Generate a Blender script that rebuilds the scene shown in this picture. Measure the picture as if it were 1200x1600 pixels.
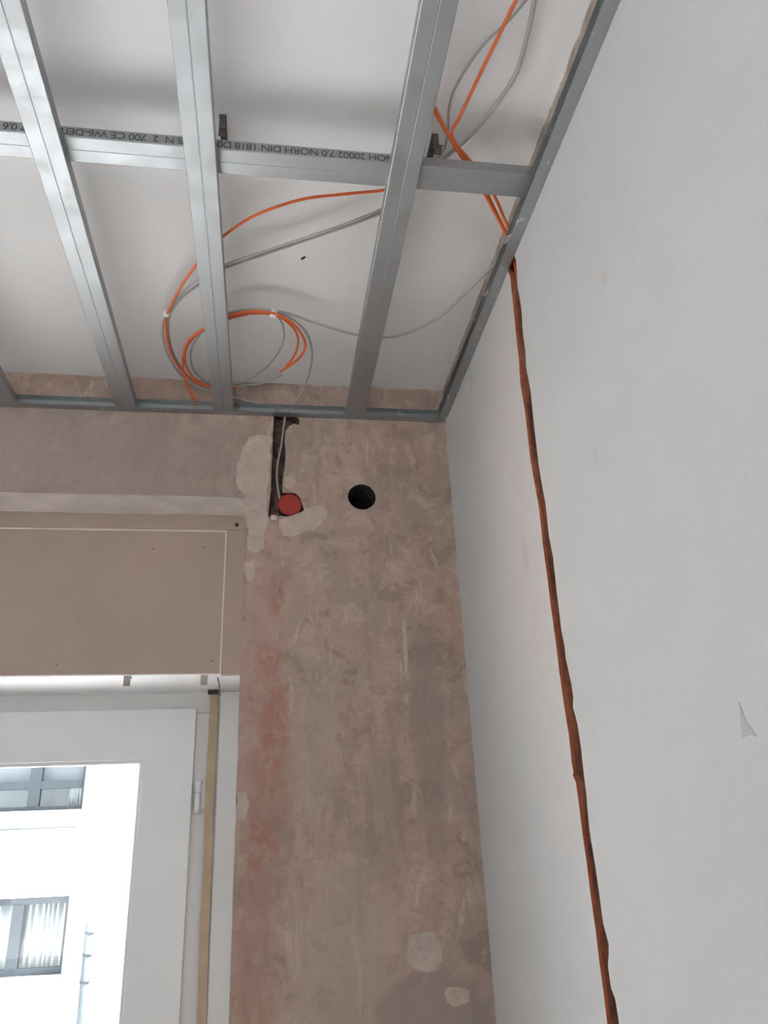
import bpy, bmesh, math, random
from mathutils import Vector, Matrix, noise as mnoise
from mathutils.geometry import tessellate_polygon

random.seed(7)
for o in list(bpy.data.objects):
    bpy.data.objects.remove(o, do_unlink=True)
scene = bpy.context.scene
COL = scene.collection

# ------------------------------------------------------------------ camera
FPX = 1209.9
YAW, PITCH, ROLL = -0.15877625, 0.41338783, 0.04587415
CAM = Vector((0.0, 0.0, 1.5))
RM = Matrix.Rotation(YAW, 3, 'Z') @ Matrix.Rotation(PITCH, 3, 'X') @ Matrix.Rotation(ROLL, 3, 'Y')
right, fwd, up = RM.col[0].copy(), RM.col[1].copy(), RM.col[2].copy()
cam_d = bpy.data.cameras.new('camera')
cam = bpy.data.objects.new('camera', cam_d)
COL.objects.link(cam)
m = Matrix.Identity(4)
for i in range(3):
    m[i][0], m[i][1], m[i][2], m[i][3] = right[i], up[i], -fwd[i], CAM[i]
cam.matrix_world = m
cam_d.sensor_fit = 'HORIZONTAL'
cam_d.sensor_width = 36.0
cam_d.lens = 36.0 * FPX / 1200.0
cam_d.clip_start = 0.05
cam_d.clip_end = 200
scene.camera = cam

# ------------------------------------------------------------------ world / light / exposure
scene.view_settings.view_transform = 'Standard'
scene.view_settings.look = 'None'
scene.view_settings.gamma = 1.0
scene.view_settings.use_curve_mapping = False
scene.view_settings.exposure = -0.20
world = bpy.data.worlds.new('overcast_sky')
scene.world = world
world.use_nodes = True
bg = world.node_tree.nodes['Background']
bg.inputs[0].default_value = (0.93, 0.975, 1.0, 1)
bg.inputs[1].default_value = 4.7
# unseen lamp added along the courtyard, high and roughly parallel to the facades: it brightens the paving for bounce onto the ceiling, never enters the room
sl = bpy.data.lights.new('bounce_sun', 'SUN')
sl.energy = 45.0
sl.angle = math.radians(4)
sl.color = (0.96, 0.985, 1.0)
so = bpy.data.objects.new('bounce_sun', sl)
COL.objects.link(so)
so.location = (6, 4, 12)
so.rotation_euler = Vector((-0.60, 0.10, -0.80)).to_track_quat('-Z', 'Y').to_euler()
# portal in the balcony door opening: guides sampling of the sky light, gives off none itself
pl = bpy.data.lights.new('window_portal', 'AREA')
pl.shape = 'RECTANGLE'
pl.size, pl.size_y = 2.2, 1.9
pl.cycles.is_portal = True
po = bpy.data.objects.new('window_portal', pl)
COL.objects.link(po)
po.location = (-1.18, 2.60, 0.98)
po.rotation_euler = (math.radians(-90), 0, 0)
# window made up in the rear wall behind the camera, as fill light (same kind of portal)
W2 = (-2.2, 0.3, 0.75, 2.0)      # x0, x1, z0, z1
pl2 = bpy.data.lights.new('fill_window_portal', 'AREA')
pl2.shape = 'RECTANGLE'
pl2.size, pl2.size_y = W2[1] - W2[0], W2[3] - W2[2]
pl2.cycles.is_portal = True
po2 = bpy.data.objects.new('fill_window_portal', pl2)
COL.objects.link(po2)
po2.location = ((W2[0] + W2[1]) / 2, -2.75, (W2[2] + W2[3]) / 2)
po2.rotation_euler = (math.radians(90), 0, 0)


# ------------------------------------------------------------------ pixel helpers (real planes of the room)
def ray(x, y):
    return RM @ Vector(((x - 600) / FPX, 1.0, -(y - 800) / FPX))

def on_z(x, y, z):
    d = ray(x, y); return CAM + d * ((z - CAM.z) / d.z)

def on_y(x, y, Y):
    d = ray(x, y); return CAM + d * (Y / d.y)

def on_x(x, y, X):
    d = ray(x, y); return CAM + d * (X / d.x)


# ------------------------------------------------------------------ materials
MAT = {}
def new_mat(name):
    mt = bpy.data.materials.new(name); mt.use_nodes = True
    nt = mt.node_tree; nt.nodes.clear()
    out = nt.nodes.new('ShaderNodeOutputMaterial')
    bs = nt.nodes.new('ShaderNodeBsdfPrincipled')
    nt.links.new(bs.outputs[0], out.inputs[0])
    MAT[name] = mt
    return mt, nt, bs

def nd(nt, kind, **kw):
    n = nt.nodes.new(kind)
    for k, v in kw.items():
        setattr(n, k, v)
    return n

def noise_node(nt, vec, scale, detail=6, rough=0.6, distort=0.0):
    n = nd(nt, 'ShaderNodeTexNoise')
    n.inputs['Scale'].default_value = scale
    n.inputs['Detail'].default_value = detail
    n.inputs['Roughness'].default_value = rough
    n.inputs['Distortion'].default_value = distort
    nt.links.new(vec, n.inputs['Vector'])
    return n.outputs[0]

def ramp(nt, fac, stops):
    r = nd(nt, 'ShaderNodeValToRGB')
    el = r.color_ramp.elements
    while len(el) > 1: el.remove(el[-1])
    el[0].position = stops[0][0]; el[0].color = (*stops[0][1], 1)
    for p, c in stops[1:]:
        e = el.new(p); e.color = (*c, 1)
    nt.links.new(fac, r.inputs[0])
    return r.outputs[0]

def mix(nt, fac, a, b, mode='MIX'):
    n = nd(nt, 'ShaderNodeMix', data_type='RGBA', blend_type=mode)
    for s, v in ((n.inputs[0], fac), (n.inputs[6], a), (n.inputs[7], b)):
        if hasattr(v, 'links') or hasattr(v, 'is_linked'): nt.links.new(v, s)
        elif isinstance(v, (int, float)): s.default_value = v
        else: s.default_value = (*v, 1)
    return n.outputs[2]

def math_n(nt, op, a, b=None, clamp=False):
    n = nd(nt, 'ShaderNodeMath', operation=op, use_clamp=clamp)
    for i, v in enumerate((a, b)):
        if v is None: continue
        if isinstance(v, (int, float)): n.inputs[i].default_value = v
        else: nt.links.new(v, n.inputs[i])
    return n.outputs[0]

def maprange(nt, v, a, b, c=0.0, d=1.0, smooth=True):
    n = nd(nt, 'ShaderNodeMapRange', interpolation_type='SMOOTHSTEP' if smooth else 'LINEAR')
    nt.links.new(v, n.inputs[0])
    for i, q in enumerate((a, b, c, d)): n.inputs[i + 1].default_value = q
    return n.outputs[0]

def coords(nt):
    g = nd(nt, 'ShaderNodeNewGeometry')
    s = nd(nt, 'ShaderNodeSeparateXYZ')
    nt.links.new(g.outputs['Position'], s.inputs[0])
    return g.outputs['Position'], s.outputs[0], s.outputs[1], s.outputs[2]

def scaled(nt, vec, sc):
    n = nd(nt, 'ShaderNodeMapping'); n.inputs['Scale'].default_value = sc
    nt.links.new(vec, n.inputs[0]); return n.outputs[0]

def bump(nt, bs, h, strength, dist):
    b = nd(nt, 'ShaderNodeBump')
    b.inputs['Strength'].default_value = strength
    b.inputs['Distance'].default_value = dist
    nt.links.new(h, b.inputs['Height'])
    nt.links.new(b.outputs[0], bs.inputs['Normal'])

def spot(nt, x, z, cx, cz, rx, rz, wob, soft=0.35):
    """elliptical mask with a noisy edge, 1 inside"""
    dx = math_n(nt, 'DIVIDE', math_n(nt, 'SUBTRACT', x, cx), rx)
    dz = math_n(nt, 'DIVIDE', math_n(nt, 'SUBTRACT', z, cz), rz)
    r = math_n(nt, 'ADD', math_n(nt, 'MULTIPLY', dx, dx), math_n(nt, 'MULTIPLY', dz, dz))
    r = math_n(nt, 'ADD', r, math_n(nt, 'MULTIPLY', math_n(nt, 'SUBTRACT', wob, 0.5), 2.4))
    return maprange(nt, r, 1.0 + soft, 1.0 - soft)

def plain(name, col, rough=0.6, metal=0.0, var=0.08, scale=8.0, bmp=0.0, spec=0.4):
    mt, nt, bs = new_mat(name)
    P, x, y, z = coords(nt)
    n = noise_node(nt, P, scale, 5, 0.6)
    lo = tuple(max(0, c * (1 - var)) for c in col); hi = tuple(min(1, c * (1 + var)) for c in col)
    nt.links.new(ramp(nt, n, [(0.3, lo), (0.7, hi)]), bs.inputs['Base Color'])
    bs.inputs['Roughness'].default_value = rough
    bs.inputs['Metallic'].default_value = metal
    bs.inputs['Specular IOR Level'].default_value = spec
    if bmp: bump(nt, bs, noise_node(nt, P, scale * 12, 3), 0.5, bmp)
    return mt

def make_plaster():
    mt, nt, bs = new_mat('stripped_plaster')
    P, x, y, z = coords(nt)
    big = noise_node(nt, P, 3.0, 9, 0.70, 0.5)
    c = ramp(nt, big, [(0.30, (0.352, 0.263, 0.219)), (0.46, (0.446, 0.325, 0.272)), (0.56, (0.489, 0.356, 0.295)), (0.72, (0.548, 0.414, 0.352))])
    # pink-brown against grey-green tinge
    hue = noise_node(nt, scaled(nt, P, (1.0, 1.0, 0.6)), 4.7, 6, 0.6, 0.8)
    c = mix(nt, maprange(nt, hue, 0.48, 0.60, 0, 0.75), c, (0.421, 0.334, 0.277))
    c = mix(nt, maprange(nt, hue, 0.48, 0.34, 0, 0.45), c, (0.489, 0.325, 0.272))
    # mottling: scraped blotches and upright strokes of the scraper
    mot = noise_node(nt, P, 13, 8, 0.68, 0.6)
    c = mix(nt, maprange(nt, mot, 0.53, 0.61, 0, 0.55), c, (0.587, 0.449, 0.383))
    c = mix(nt, maprange(nt, mot, 0.46, 0.38, 0, 0.65), c, (0.323, 0.240, 0.202))
    streak = noise_node(nt, scaled(nt, P, (1.0, 1.0, 0.2)), 15, 7, 0.66, 0.5)
    c = mix(nt, maprange(nt, streak, 0.52, 0.64, 0, 0.55), c, (0.352, 0.276, 0.233))
    streak2 = noise_node(nt, scaled(nt, P, (1.0, 1.0, 0.25)), 26, 7, 0.68, 0.8)
    c = mix(nt, maprange(nt, streak2, 0.59, 0.66, 0, 0.6), c, (0.665, 0.516, 0.431))
    fine = noise_node(nt, P, 42, 8, 0.72)
    c = mix(nt, maprange(nt, fine, 0.55, 0.68, 0, 0.45), c, (0.607, 0.463, 0.391))
    c = mix(nt, maprange(nt, fine, 0.43, 0.30, 0, 0.5), c, (0.284, 0.209, 0.176))
    wob = noise_node(nt, P, 9, 7, 0.68)
    wob2 = noise_node(nt, P, 19, 8, 0.70, 0.5)
    S = lambda *a: spot(nt, x, z, *a)
    M = lambda m_, k: math_n(nt, 'MULTIPLY', m_, k)
    c = mix(nt, M(S(-0.62, 2.60, 0.62, 0.17, wob, 0.8), 0.68), c, (0.37, 0.31, 0.285))
    c = mix(nt, M(S(0.20, 1.22, 0.13, 0.26, wob2, 0.8), 0.55), c, (0.509, 0.405, 0.339))
    c = mix(nt, M(S(0.12, 1.75, 0.07, 0.16, wob2, 0.8), 0.5), c, (0.509, 0.405, 0.343))
    c = mix(nt, M(S(0.43, 1.78, 0.045, 0.30, wob, 0.6), 0.6), c, (0.352, 0.280, 0.242))
    c = mix(nt, M(S(0.30, 1.60, 0.05, 0.16, wob2, 0.7), 0.4), c, (0.362, 0.289, 0.246))
    c = mix(nt, M(S(0.40, 1.14, 0.14, 0.09, wob2, 0.3), 0.7), c, (0.342, 0.280, 0.242))
    # red-brown paint remnants by the door jamb
    stm = noise_node(nt, scaled(nt, P, (1.0, 1.0, 0.7)), 30, 8, 0.72, 0.9)
    for cx, cz, rx, rz, a in ((0.016, 2.17, 0.016, 0.05, 0.55), (0.002, 1.98, 0.030, 0.05, 0.6), (0.020, 1.82, 0.030, 0.11, 0.75),
                              (0.004, 1.64, 0.045, 0.10, 0.45), (-0.008, 1.53, 0.035, 0.055, 0.75), (-0.025, 1.38, 0.04, 0.10, 0.35),
                              (-0.02, 1.17, 0.05, 0.10, 0.35)):
        c = mix(nt, math_n(nt, 'MULTIPLY', M(S(cx, cz, rx * 1.15, rz * 1.1, wob2, 0.95), a), maprange(nt, stm, 0.40, 0.60, 0.25, 1.15)), c, (0.391, 0.147, 0.106))
    c = mix(nt, M(S(-0.01, 1.75, 0.06, 0.65, wob, 0.9), 0.42), c, (0.489, 0.298, 0.251))
    # old paint leftovers right below the ceiling
    edge = math_n(nt, 'ADD', z, math_n(nt, 'MULTIPLY', math_n(nt, 'SUBTRACT', wob2, 0.5), 0.07))
    c = mix(nt, maprange(nt, edge, 2.866, 2.878, 0, 0.7), c, (0.685, 0.587, 0.528))
    nt.links.new(c, bs.inputs['Base Color'])
    bs.inputs['Roughness'].default_value = 0.9
    bs.inputs['Specular IOR Level'].default_value = 0.15
    h = math_n(nt, 'ADD', math_n(nt, 'MULTIPLY', fine, 0.5), math_n(nt, 'ADD', big, math_n(nt, 'MULTIPLY', mot, 0.6)))
    bump(nt, bs, h, 0.7, 0.007)
    return mt

def make_right_wall():
    mt, nt, bs = new_mat('white_wall_paint')
    P, x, y, z = coords(nt)
    n = noise_node(nt, P, 2.2, 6, 0.6)
    c = ramp(nt, n, [(0.3, (0.60, 0.597, 0.595)), (0.7, (0.65, 0.647, 0.645))])
    wob = noise_node(nt, P, 16, 6, 0.65)
    # brick dust beside the chase
    dust = spot(nt, y, z, 1.50, 2.20, 0.16, 0.60, wob, 0.95)
    c = mix(nt, math_n(nt, 'MULTIPLY', dust, 0.28), c, (0.74, 0.56, 0.49))
    # smears
    for (px, py, ry, rz, a, col) in ((945, 432, 0.012, 0.012, 0.35, (0.6, 0.45, 0.43)), (930, 712, 0.009, 0.016, 0.4, (0.55, 0.47, 0.46)),
                                     (820, 868, 0.022, 0.035, 0.35, (0.5, 0.46, 0.45)), (735, 590, 0.02, 0.05, 0.3, (0.5, 0.46, 0.44))):
        p = on_x(px, py, 0.548)
        c = mix(nt, math_n(nt, 'MULTIPLY', spot(nt, y, z, p.y, p.z, ry, rz, wob, 0.8), a), c, col)
    # raw plaster above the profile, ragged paint edge
    e = math_n(nt, 'ADD', z, math_n(nt, 'MULTIPLY', math_n(nt, 'SUBTRACT', wob, 0.5), 0.06))
    raw = maprange(nt, z, 2.765, 2.770)
    rawc = ramp(nt, wob, [(0.35, (0.30, 0.235, 0.20)), (0.65, (0.52, 0.44, 0.385))])
    c = mix(nt, raw, c, rawc)
    c = mix(nt, maprange(nt, e, 2.868, 2.873), c, (0.72, 0.71, 0.70))
    nt.links.new(c, bs.inputs['Base Color'])
    bs.inputs['Roughness'].default_value = 0.75
    bs.inputs['Specular IOR Level'].default_value = 0.25
    bump(nt, bs, math_n(nt, 'ADD', noise_node(nt, P, 60, 4), noise_node(nt, P, 5, 3)), 0.25, 0.004)
    return mt

def make_ceiling_mat():
    mt, nt, bs = new_mat('old_ceiling_paint')
    P, x, y, z = coords(nt)
    n = noise_node(nt, P, 2.6, 6, 0.6)
    c = ramp(nt, n, [(0.3, (0.86, 0.845, 0.84)), (0.7, (0.91, 0.895, 0.89))])
    nt.links.new(c, bs.inputs['Base Color'])
    bs.inputs['Roughness'].default_value = 0.8
    bs.inputs['Specular IOR Level'].default_value = 0.2
    bump(nt, bs, noise_node(nt, P, 7, 5), 0.3, 0.004)
    return mt

def make_galv(name, base=0.43, r0=0.47, r1=0.60, smear=False):
    mt, nt, bs = new_mat(name)
    P, x, y, z = coords(nt)
    n = noise_node(nt, P, 26, 5, 0.6)
    c = ramp(nt, n, [(0.3, (base * 0.93, base * 0.97, base)), (0.7, (base * 1.02, base * 1.06, base * 1.08))])
    bs.inputs['Metallic'].default_value = 1.0
    if smear:
        w = noise_node(nt, P, 24, 7, 0.7)
        f = maprange(nt, w, 0.60, 0.66)
        c = mix(nt, math_n(nt, 'MULTIPLY', f, 0.8), c, (0.75, 0.74, 0.72))
        nt.links.new(math_n(nt, 'SUBTRACT', 1.0, math_n(nt, 'MULTIPLY', f, 0.9)), bs.inputs['Metallic'])
    nt.links.new(c, bs.inputs['Base Color'])
    nt.links.new(maprange(nt, n, 0.3, 0.7, r0, r1), bs.inputs['Roughness'])
    return mt

def make_brick():
    mt, nt, bs = new_mat('chased_brick')
    P, x, y, z = coords(nt)
    n = noise_node(nt, scaled(nt, P, (1, 1, 0.5)), 22, 7, 0.7)
    c = ramp(nt, n, [(0.32, (0.10, 0.055, 0.045)), (0.44, (0.24, 0.115, 0.08)), (0.56, (0.40, 0.16, 0.095)), (0.68, (0.36, 0.25, 0.20))])
    nt.links.new(c, bs.inputs['Base Color'])
    bs.inputs['Roughness'].default_value = 0.95
    bs.inputs['Specular IOR Level'].default_value = 0.1
    bump(nt, bs, noise_node(nt, P, 70, 6), 0.8, 0.006)
    return mt

def make_glass():
    mt, nt, bs = new_mat('window_glass')
    nt.nodes.remove(bs)
    out = [n for n in nt.nodes if n.type == 'OUTPUT_MATERIAL'][0]
    t = nd(nt, 'ShaderNodeBsdfTransparent'); t.inputs[0].default_value = (0.97, 0.97, 0.97, 1)
    g = nd(nt, 'ShaderNodeBsdfGlossy'); g.inputs['Roughness'].default_value = 0.02
    lw_ = nd(nt, 'ShaderNodeLayerWeight'); lw_.inputs[0].default_value = 0.5
    sch = math_n(nt, 'ADD', math_n(nt, 'MULTIPLY', math_n(nt, 'POWER', lw_.outputs['Facing'], 5.0), 0.9), 0.03)
    mx = nd(nt, 'ShaderNodeMixShader')
    nt.links.new(sch, mx.inputs[0]); nt.links.new(t.outputs[0], mx.inputs[1]); nt.links.new(g.outputs[0], mx.inputs[2])
    nt.links.new(mx.outputs[0], out.inputs[0])
    return mt

make_plaster(); make_right_wall(); make_ceiling_mat(); make_brick(); make_glass()
make_galv('galvanized_steel'); make_galv('galvanized_steel_smeared', smear=True); make_galv('bracket_steel', 0.35, 0.45, 0.6)
plain('reveal_plaster', (0.78, 0.71, 0.66), 0.85, var=0.14, scale=9, bmp=0.002, spec=0.15)
plain('filler_plaster', (0.56, 0.45, 0.395), 0.9, var=0.16, scale=22, bmp=0.002, spec=0.1)
plain('filler_plaster_pale', (0.53, 0.435, 0.375), 0.9, var=0.2, scale=26, bmp=0.002, spec=0.1)
plain('lump_plaster', (0.68, 0.55, 0.50), 0.9, var=0.1, scale=30, bmp=0.003, spec=0.1)
plain('hole_shade', (0.06, 0.062, 0.055), 0.95, var=0.5, scale=30, spec=0.05)  # near-black colour puts in the shade deep inside the core hole
plain('old_beige_paint', (0.45, 0.345, 0.295), 0.6, var=0.06, scale=5, bmp=0.0008, spec=0.3)
plain('white_lacquer', (0.73, 0.725, 0.725), 0.35, var=0.02, scale=5, spec=0.5)
plain('white_lacquer_aged', (0.70, 0.68, 0.67), 0.45, var=0.03, scale=5, spec=0.4)
plain('box_underside_paint', (0.84, 0.84, 0.84), 0.5, var=0.02, scale=5)
plain('strap_webbing', (0.46, 0.345, 0.24), 0.8, var=0.12, scale=14, bmp=0.0006)
plain('black_plastic', (0.03, 0.03, 0.03), 0.5)
plain('tarnished_brass', (0.36, 0.31, 0.28), 0.6, var=0.2, scale=60)
plain('dark_rust', (0.12, 0.10, 0.09), 0.7, var=0.3, scale=40)
plain('orange_conduit', (0.80, 0.17, 0.05), 0.45, var=0.12, scale=20)
plain('grey_cable_sheath', (0.42, 0.41, 0.40), 0.5, var=0.1, scale=20)
plain('grey_cable_dark', (0.30, 0.30, 0.30), 0.5, var=0.1, scale=20)
plain('white_tape', (0.85, 0.84, 0.82), 0.5, var=0.03)
plain('red_plastic', (0.36, 0.035, 0.025), 0.5, var=0.1, scale=12)
plain('marking_ink', (0.085, 0.08, 0.082), 0.7)
plain('grey_undercoat', (0.50, 0.50, 0.50), 0.85, var=0.06)
plain('dark_screw', (0.04, 0.035, 0.03), 0.6)
plain('interior_wall', (0.80, 0.79, 0.78), 0.85, var=0.03)
plain('screed_floor', (0.58, 0.55, 0.52), 0.8, var=0.15, scale=4)
plain('facade_render', (0.42, 0.42, 0.42), 0.9, var=0.02, scale=2)
plain('facade_frame', (0.056, 0.067, 0.077), 0.6, var=0.1, spec=0.08)
plain('pane_sky_tint', (0.34, 0.42, 0.46), 0.15, var=0.1, scale=1.5)  # pale blue backing colour, stands in for sky reflected in the panes
plain('facade_pane_dark', (0.05, 0.07, 0.075), 0.15, var=0.1, scale=1.5)
plain('curtain_white', (0.50, 0.57, 0.60), 0.9, var=0.05)
plain('zinc_pipe', (0.075, 0.092, 0.105), 0.6, var=0.08)
plain('blind_fabric', (0.16, 0.195, 0.22), 0.8, var=0.05)
plain('chase_brick_dark', (0.17, 0.105, 0.09), 0.95, var=0.6, scale=45, bmp=0.004, spec=0.05)  # darker brick tone lining the back wall chase
plain('brick_arris', (0.46, 0.145, 0.075), 0.9, var=0.25, scale=40, bmp=0.003, spec=0.1)
plain('courtyard_paving', (0.74, 0.73, 0.72), 0.9, var=0.08, scale=1)


# ------------------------------------------------------------------ builders
def tag(o, label=None, cat=None, group=None, kind=None):
    if label: o['label'] = label
    if cat: o['category'] = cat
    if group: o['group'] = group
    if kind: o['kind'] = kind
    return o

def empty(name, loc):
    e = bpy.data.objects.new(name, None)
    e.empty_display_size = 0.05
    COL.objects.link(e); e.location = loc
    return e

def origin_of(p):
    v = Vector((0, 0, 0))
    while p is not None:
        v += p.location; p = p.parent
    return v

def link(name, verts, faces, mats, parent=None, midx=None, smooth=False, base=None):
    """mesh in world coordinates -> one object (its origin at base or at the parent's)"""
    po = origin_of(parent)
    loc = (Vector(base) - po) if base is not None else Vector((0, 0, 0))
    off = po + loc
    me = bpy.data.meshes.new(name)
    me.from_pydata([tuple(Vector(v) - off) for v in verts], [], faces)
    for mname in ([mats] if isinstance(mats, str) else mats):
        me.materials.append(MAT[mname])
    if midx:
        for p, i in zip(me.polygons, midx): p.material_index = i
    if smooth:
        for p in me.polygons: p.use_smooth = True
    bm = bmesh.new(); bm.from_mesh(me)
    bmesh.ops.recalc_face_normals(bm, faces=bm.faces)
    bm.to_mesh(me); bm.free()
    o = bpy.data.objects.new(name, me)
    COL.objects.link(o)
    o.location = loc
    if parent is not None: o.parent = parent
    return o

def box_vf(x0, x1, y0, y1, z0, z1, n0=0):
    v = [(x, y, z) for x in (x0, x1) for y in (y0, y1) for z in (z0, z1)]
    f = [(0, 1, 3, 2), (4, 6, 7, 5), (0, 4, 5, 1), (2, 3, 7, 6), (0, 2, 6, 4), (1, 5, 7, 3)]
    return v, [tuple(i + n0 for i in q) for q in f]

def box(name, x0, x1, y0, y1, z0, z1, mat, parent=None, bev=0.0, base=None):
    v, f = box_vf(x0, x1, y0, y1, z0, z1)
    o = link(name, v, f, mat, parent, base=base)
    if bev:
        b = o.modifiers.new('bevel', 'BEVEL'); b.width = bev; b.segments = 2; b.limit_method = 'ANGLE'
    return o

def boxes(name, lst, mat, parent=None, base=None, bev=0.0):
    V, F = [], []
    for b in lst:
        v, f = box_vf(*b, n0=len(V)); V += v; F += f
    o = link(name, V, F, mat, parent, base=base)
    if bev:
        b = o.modifiers.new('bevel', 'BEVEL'); b.width = bev; b.segments = 2; b.limit_method = 'ANGLE'
    return o

def catmull(pts, sub=8):
    P = [pts[0] * 2 - pts[1]] + list(pts) + [pts[-1] * 2 - pts[-2]]
    out = []
    for i in range(1, len(P) - 2):
        a, b, c, d = P[i - 1], P[i], P[i + 1], P[i + 2]
        for k in range(sub):
            t = k / sub
            out.append(0.5 * (2 * b + (c - a) * t + (2 * a - 5 * b + 4 * c - d) * t * t + (3 * b - a - 3 * c + d) * t ** 3))
    out.append(P[-2].copy())
    return out

def tube_vf(path, r, seg=10, n0=0):
    V, F = [], []
    n = len(path)
    t0 = (path[1] - path[0]).normalized()
    ref = Vector((0, 0, 1)) if abs(t0.z) < 0.9 else Vector((1, 0, 0))
    nrm = (ref - t0 * ref.dot(t0)).normalized()
    for i, p in enumerate(path):
        t = (path[min(i + 1, n - 1)] - path[max(i - 1, 0)]).normalized()
        nrm = (nrm - t * nrm.dot(t)).normalized()
        bn = t.cross(nrm)
        for k in range(seg):
            a = 2 * math.pi * k / seg
            V.append(p + (nrm * math.cos(a) + bn * math.sin(a)) * r)
    for i in range(n - 1):
        for k in range(seg):
            a, b = i * seg + k, i * seg + (k + 1) % seg
            F.append((n0 + a, n0 + b, n0 + b + seg, n0 + a + seg))
    F.append(tuple(n0 + k for k in range(seg))); F.append(tuple(n0 + (n - 1) * seg + k for k in range(seg)))
    return V, F

def tube(name, path, r, mat, parent=None, seg=10, base=None):
    v, f = tube_vf(path, r, seg)
    return link(name, v, f, mat, parent, smooth=True, base=base)

def lathe_y(name, cx, cz, prof, mat, parent=None, seg=40, base=None, wob=0.0):
    """revolve (radius, y) profile about an axis parallel to Y"""
    V, F = [], []
    for r, y in prof:
        for k in range(seg):
            a = 2 * math.pi * k / seg
            rr = r * (1 + wob * (mnoise.noise(Vector((math.cos(a) * 2, math.sin(a) * 2, 3.1)))))
            V.append((cx + rr * math.cos(a), y, cz + rr * math.sin(a)))
    for i in range(len(prof) - 1):
        for k in range(seg):
            a, b = i * seg + k, i * seg + (k + 1) % seg
            F.append((a, b, b + seg, a + seg))
    F.append(tuple(range(seg))); F.append(tuple((len(prof) - 1) * seg + k for k in range(seg)))
    o = link(name, V, F, mat, parent, base=base)
    return o

def tess(loops):
    return tessellate_polygon([[Vector((a, b, 0)) for a, b in lp] for lp in loops])

def jag(loop, step, amp, seed, freq=37.0):
    """resample a 2D loop and push its points about, for broken edges"""
    out = []
    n = len(loop)
    for i in range(n):
        a, b = Vector(loop[i]), Vector(loop[(i + 1) % n])
        L = (b - a).length; k = max(1, int(L / step))
        for j in range(k):
            p = a.lerp(b, j / k)
            q = Vector((p.x * freq + seed, p.y * freq, seed))
            out.append((p.x + amp * mnoise.noise(q), p.y + amp * mnoise.noise(q + Vector((9, 5, 2)))))
    return out

def perforated(name, to3, outer, holes, mats, midx_front=0):
    """sheet with openings; holes: (loop, [(offset_loop or None, depth, mat)], capmat or None); to3(a,b,depth)"""
    V, F, I = [], [], []
    loops = [outer] + [h[0] for h in holes]
    for lp in loops:
        V += [to3(a, b, 0) for a, b in lp]
    for t in tess(loops):
        F.append(tuple(t)); I.append(midx_front)
    start = len(outer)
    for lp, rings, cap in holes:
        cur = list(range(start, start + len(lp))); curl = lp
        start += len(lp)
        for nl, dep, mi in rings:
            nl = nl or curl
            n0 = len(V)
            V += [to3(a, b, dep) for a, b in nl]
            nxt = list(range(n0, n0 + len(nl)))
            for k in range(len(nl)):
                k2 = (k + 1) % len(nl)
                F.append((cur[k], cur[k2], nxt[k2], nxt[k])); I.append(mi)
            cur, curl = nxt, nl
        if cap is not None:
            for t in tess([curl]):
                F.append(tuple(cur[i] for i in t)); I.append(cap)
    me = bpy.data.meshes.new(name)
    me.from_pydata(V, [], F)
    for mname in mats: me.materials.append(MAT[mname])
    for p, i in zip(me.polygons, I): p.material_index = i
    o = bpy.data.objects.new(name, me); COL.objects.link(o)
    return o

def slab(name, loop2, to3, t, mat, parent=None, bevel=0.0):
    """irregular flat piece: outline + thickness, edge slightly feathered"""
    n = len(loop2)
    c = Vector((sum(p[0] for p in loop2) / n, sum(p[1] for p in loop2) / n))
    inner = [tuple(c + (Vector(p) - c) * 0.94) for p in loop2]
    V = [to3(a, b, 0) for a, b in loop2] + [to3(a, b, -t) for a, b in inner]
    F = [(k, (k + 1) % n, n + (k + 1) % n, n + k) for k in range(n)]
    F += [tuple(n + i for i in q) for q in tess([inner])]
    return link(name, V, F, mat, parent)


# ------------------------------------------------------------------ the room shell
YB, XR, ZC, ZF = 2.10, 0.548, 2.872, 2.750     # back wall, right wall, old ceiling, underside of the new grid
XL, YN = -2.4, -2.6                            # walls beside and behind the camera
X_JAMB, X_JAMB2, Z_LINTEL, Z_SILL = -0.073, -2.30, 2.472, 0.08
Y_OUT = 2.75

tag(box('floor', XL - .1, XR + .1, YN - .1, 2.75, -0.1, 0.0, 'screed_floor'), kind='structure')
ceil_o = tag(box('ceiling', XL - .1, XR + .1, YN - .1, YB + .1, ZC, ZC + 0.15, 'old_ceiling_paint'), kind='structure')

# back wall: door opening, cable chase with box pocket, core hole
b2 = lambda px, py: (on_y(px, py, YB).x, on_y(px, py, YB).z)
chase_px = [(428, 640), (427, 665), (426, 700), (424, 740), (423, 768), (420, 795), (420, 807), (424, 813), (431, 813), (437, 806), (446, 807),
            (460, 804), (470, 800), (475, 797), (472, 786), (469, 777), (461, 771), (441, 769), (441, 750), (445, 733), (446, 712), (444, 690),
            (446, 674), (451, 666), (459, 662), (467, 664), (468, 658), (463, 648), (460, 640)]
chase = jag([b2(*p) for p in chase_px], 0.008, 0.0022, 3.0)
pc = on_y(565.5, 776, YB)
core = [(pc.x + 0.0425 * math.cos(2 * math.pi * k / 44) * (1 + 0.02 * mnoise.noise(Vector((k * .7, 1, 2)))),
         pc.z + 0.0425 * math.sin(2 * math.pi * k / 44) * (1 + 0.04 * mnoise.noise(Vector((k * .7, 4, 2))))) for k in range(44)]
door_loop = [(X_JAMB2, Z_SILL), (X_JAMB, Z_SILL)]
nz = 60
door_loop += [(X_JAMB + 0.0022 * mnoise.noise(Vector((k * 1.3, 0, 7))), Z_SILL + (Z_LINTEL - Z_SILL) * k / nz) for k in range(1, nz)]
door_loop += [(X_JAMB - 0.004, Z_LINTEL - 0.006)]
nx = 40
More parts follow.
